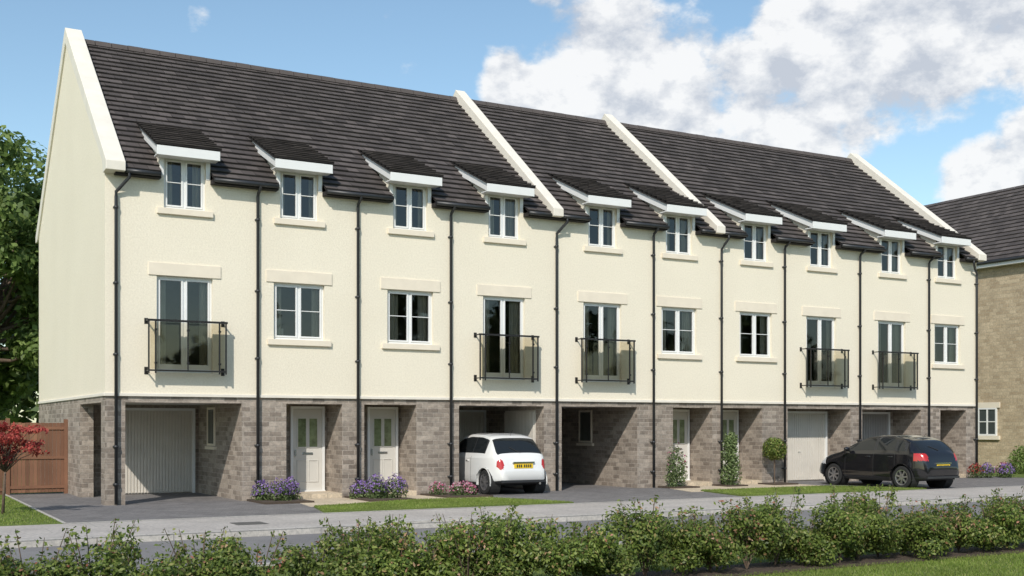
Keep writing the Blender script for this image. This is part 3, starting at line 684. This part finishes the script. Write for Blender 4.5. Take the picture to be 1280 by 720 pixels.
        d.box(xm-.02,xm+.03,min(sd*ym,sd*(ym+.1)),max(sd*ym,sd*(ym+.1)),belt(xm)+.02,belt(xm)+.05)
        for hx in handles: y=hw(hx)*.99; d.box(hx-.08,hx+.08,min(sd*(y-.03),sd*(y+.012)),max(sd*(y-.03),sd*(y+.012)),belt(hx)-.13,belt(hx)-.10)
    d.build('mirrors_and_handles',paint,e,True)
    xr=plate[0]; MB().box(xr-.015,xr+.03,-.26,.26,plate[1]-.055,plate[1]+.055).build('number_plate',m_plate,e)
    MB().box(xr-.03,xr+.04,-.30,.30,plate[1]+.075,plate[1]+.105).build('boot_handle_trim',m_chr,e)
    tx=MB(); xx=-.21
    for ch in range(7):
        if ch==4: xx+=.03
        tx.box(xr-.018,xr-.015,xx,xx+.035,plate[1]-.035,plate[1]+.035); xx+=.057
    tx.build('plate_lettering',m_black,e)
    wp=MB(); xa=rearwin[0]; wp.tube([(xa-.01,0,zt(xa)+.005),(xa+.12,.25,zt(xa+.12)+.01)],.009,6); wp.build('rear_wiper',m_black,e)
    MB().box(L-.04,L+.015,-.26,.26,.42,.53).build('front_plate',m_white,e)
    MB().tube([(.06,-.45,.27),(-.01,-.45,.27)],.03,8).build('exhaust',m_chr,e)
    an=MB(); xq=rearwin[1]+.15; an.tube([(xq,0,zt(xq)-.01),(xq-.12,0,zt(xq)+.13)],.005,5); an.build('aerial',m_black,e)
    MB().box(-.012,.03,-.62,.62,.30,.36).build('bumper_trim',m_black,e)
    return e
m_cw=simple('white_car_paint',(.76,.76,.74),.22,var=.01,coat=1); m_cb=simple('black_car_paint',(.010,.010,.012),.12,var=.05,coat=.6)
fp=[(0,.50),(.015,.64),(.04,.78),(.09,.90),(.17,.99),(.34,1.18),(.52,1.36),(.68,1.44),(1.0,1.49),(1.6,1.50),(2.0,1.44),(2.3,1.30),(2.7,1.04),(2.85,.98),(3.15,.92),(3.35,.82),(3.5,.66),(3.57,.48)]
car('white_car',3.57,1.66,fp,lambda x:.94-.03*(x/3.5),m_cw,(10.60,-1.15,0),1.13,(.60,2.90),.30,
    [(.62,1.22,.25,.0),(1.28,2.42,0,-.75)],(.19,.54),(2.12,2.66),(1.25,2.3),
    lambda x,y,z: x<.3 and ((y-.60)/.075)**2+((z-.74)/.125)**2<1, lambda x,y,z: x>3.2 and ((y-.58)/.12)**2+((z-.72)/.10)**2<1,(1.42,),(.02,.70),tumble=.34)
cp=[(0,.50),(.012,.66),(.03,.80),(.07,.92),(.15,1.02),(.32,1.17),(.52,1.32),(.78,1.41),(1.15,1.465),(1.6,1.475),(2.1,1.42),(2.5,1.27),(2.95,1.04),(3.1,.99),(3.5,.90),(3.75,.78),(3.92,.64),(4.0,.48)]
car('black_car',4.0,1.74,cp,lambda x:.99-.03*(x/4),m_cb,(22.80,-5.0,0),1.10,(.72,3.22),.315,
    [(.60,.90,.5,.1),(.97,1.66,.1,0),(1.73,2.72,0,-.9)],(.19,.56),(2.24,2.90),(.95,1.7,2.75),
    lambda x,y,z: x<.36 and .78<z<.98 and y>.52, lambda x,y,z: x>3.55 and .62<z<.78 and y>.45,(1.1,1.9),(.02,.62),tumble=.36)
# ------------------------------------------------------------------ camera
cd=bpy.data.cameras.new('camera'); co=bpy.data.objects.new('camera',cd); COL.objects.link(co)
co.location=(-5.243,-28.61,1.9); co.rotation_euler=(math.radians(90),0,math.radians(TH-90)); cd.sensor_width=36; cd.lens=40.56; cd.shift_y=.1344; cd.clip_end=3000
scene.camera=co
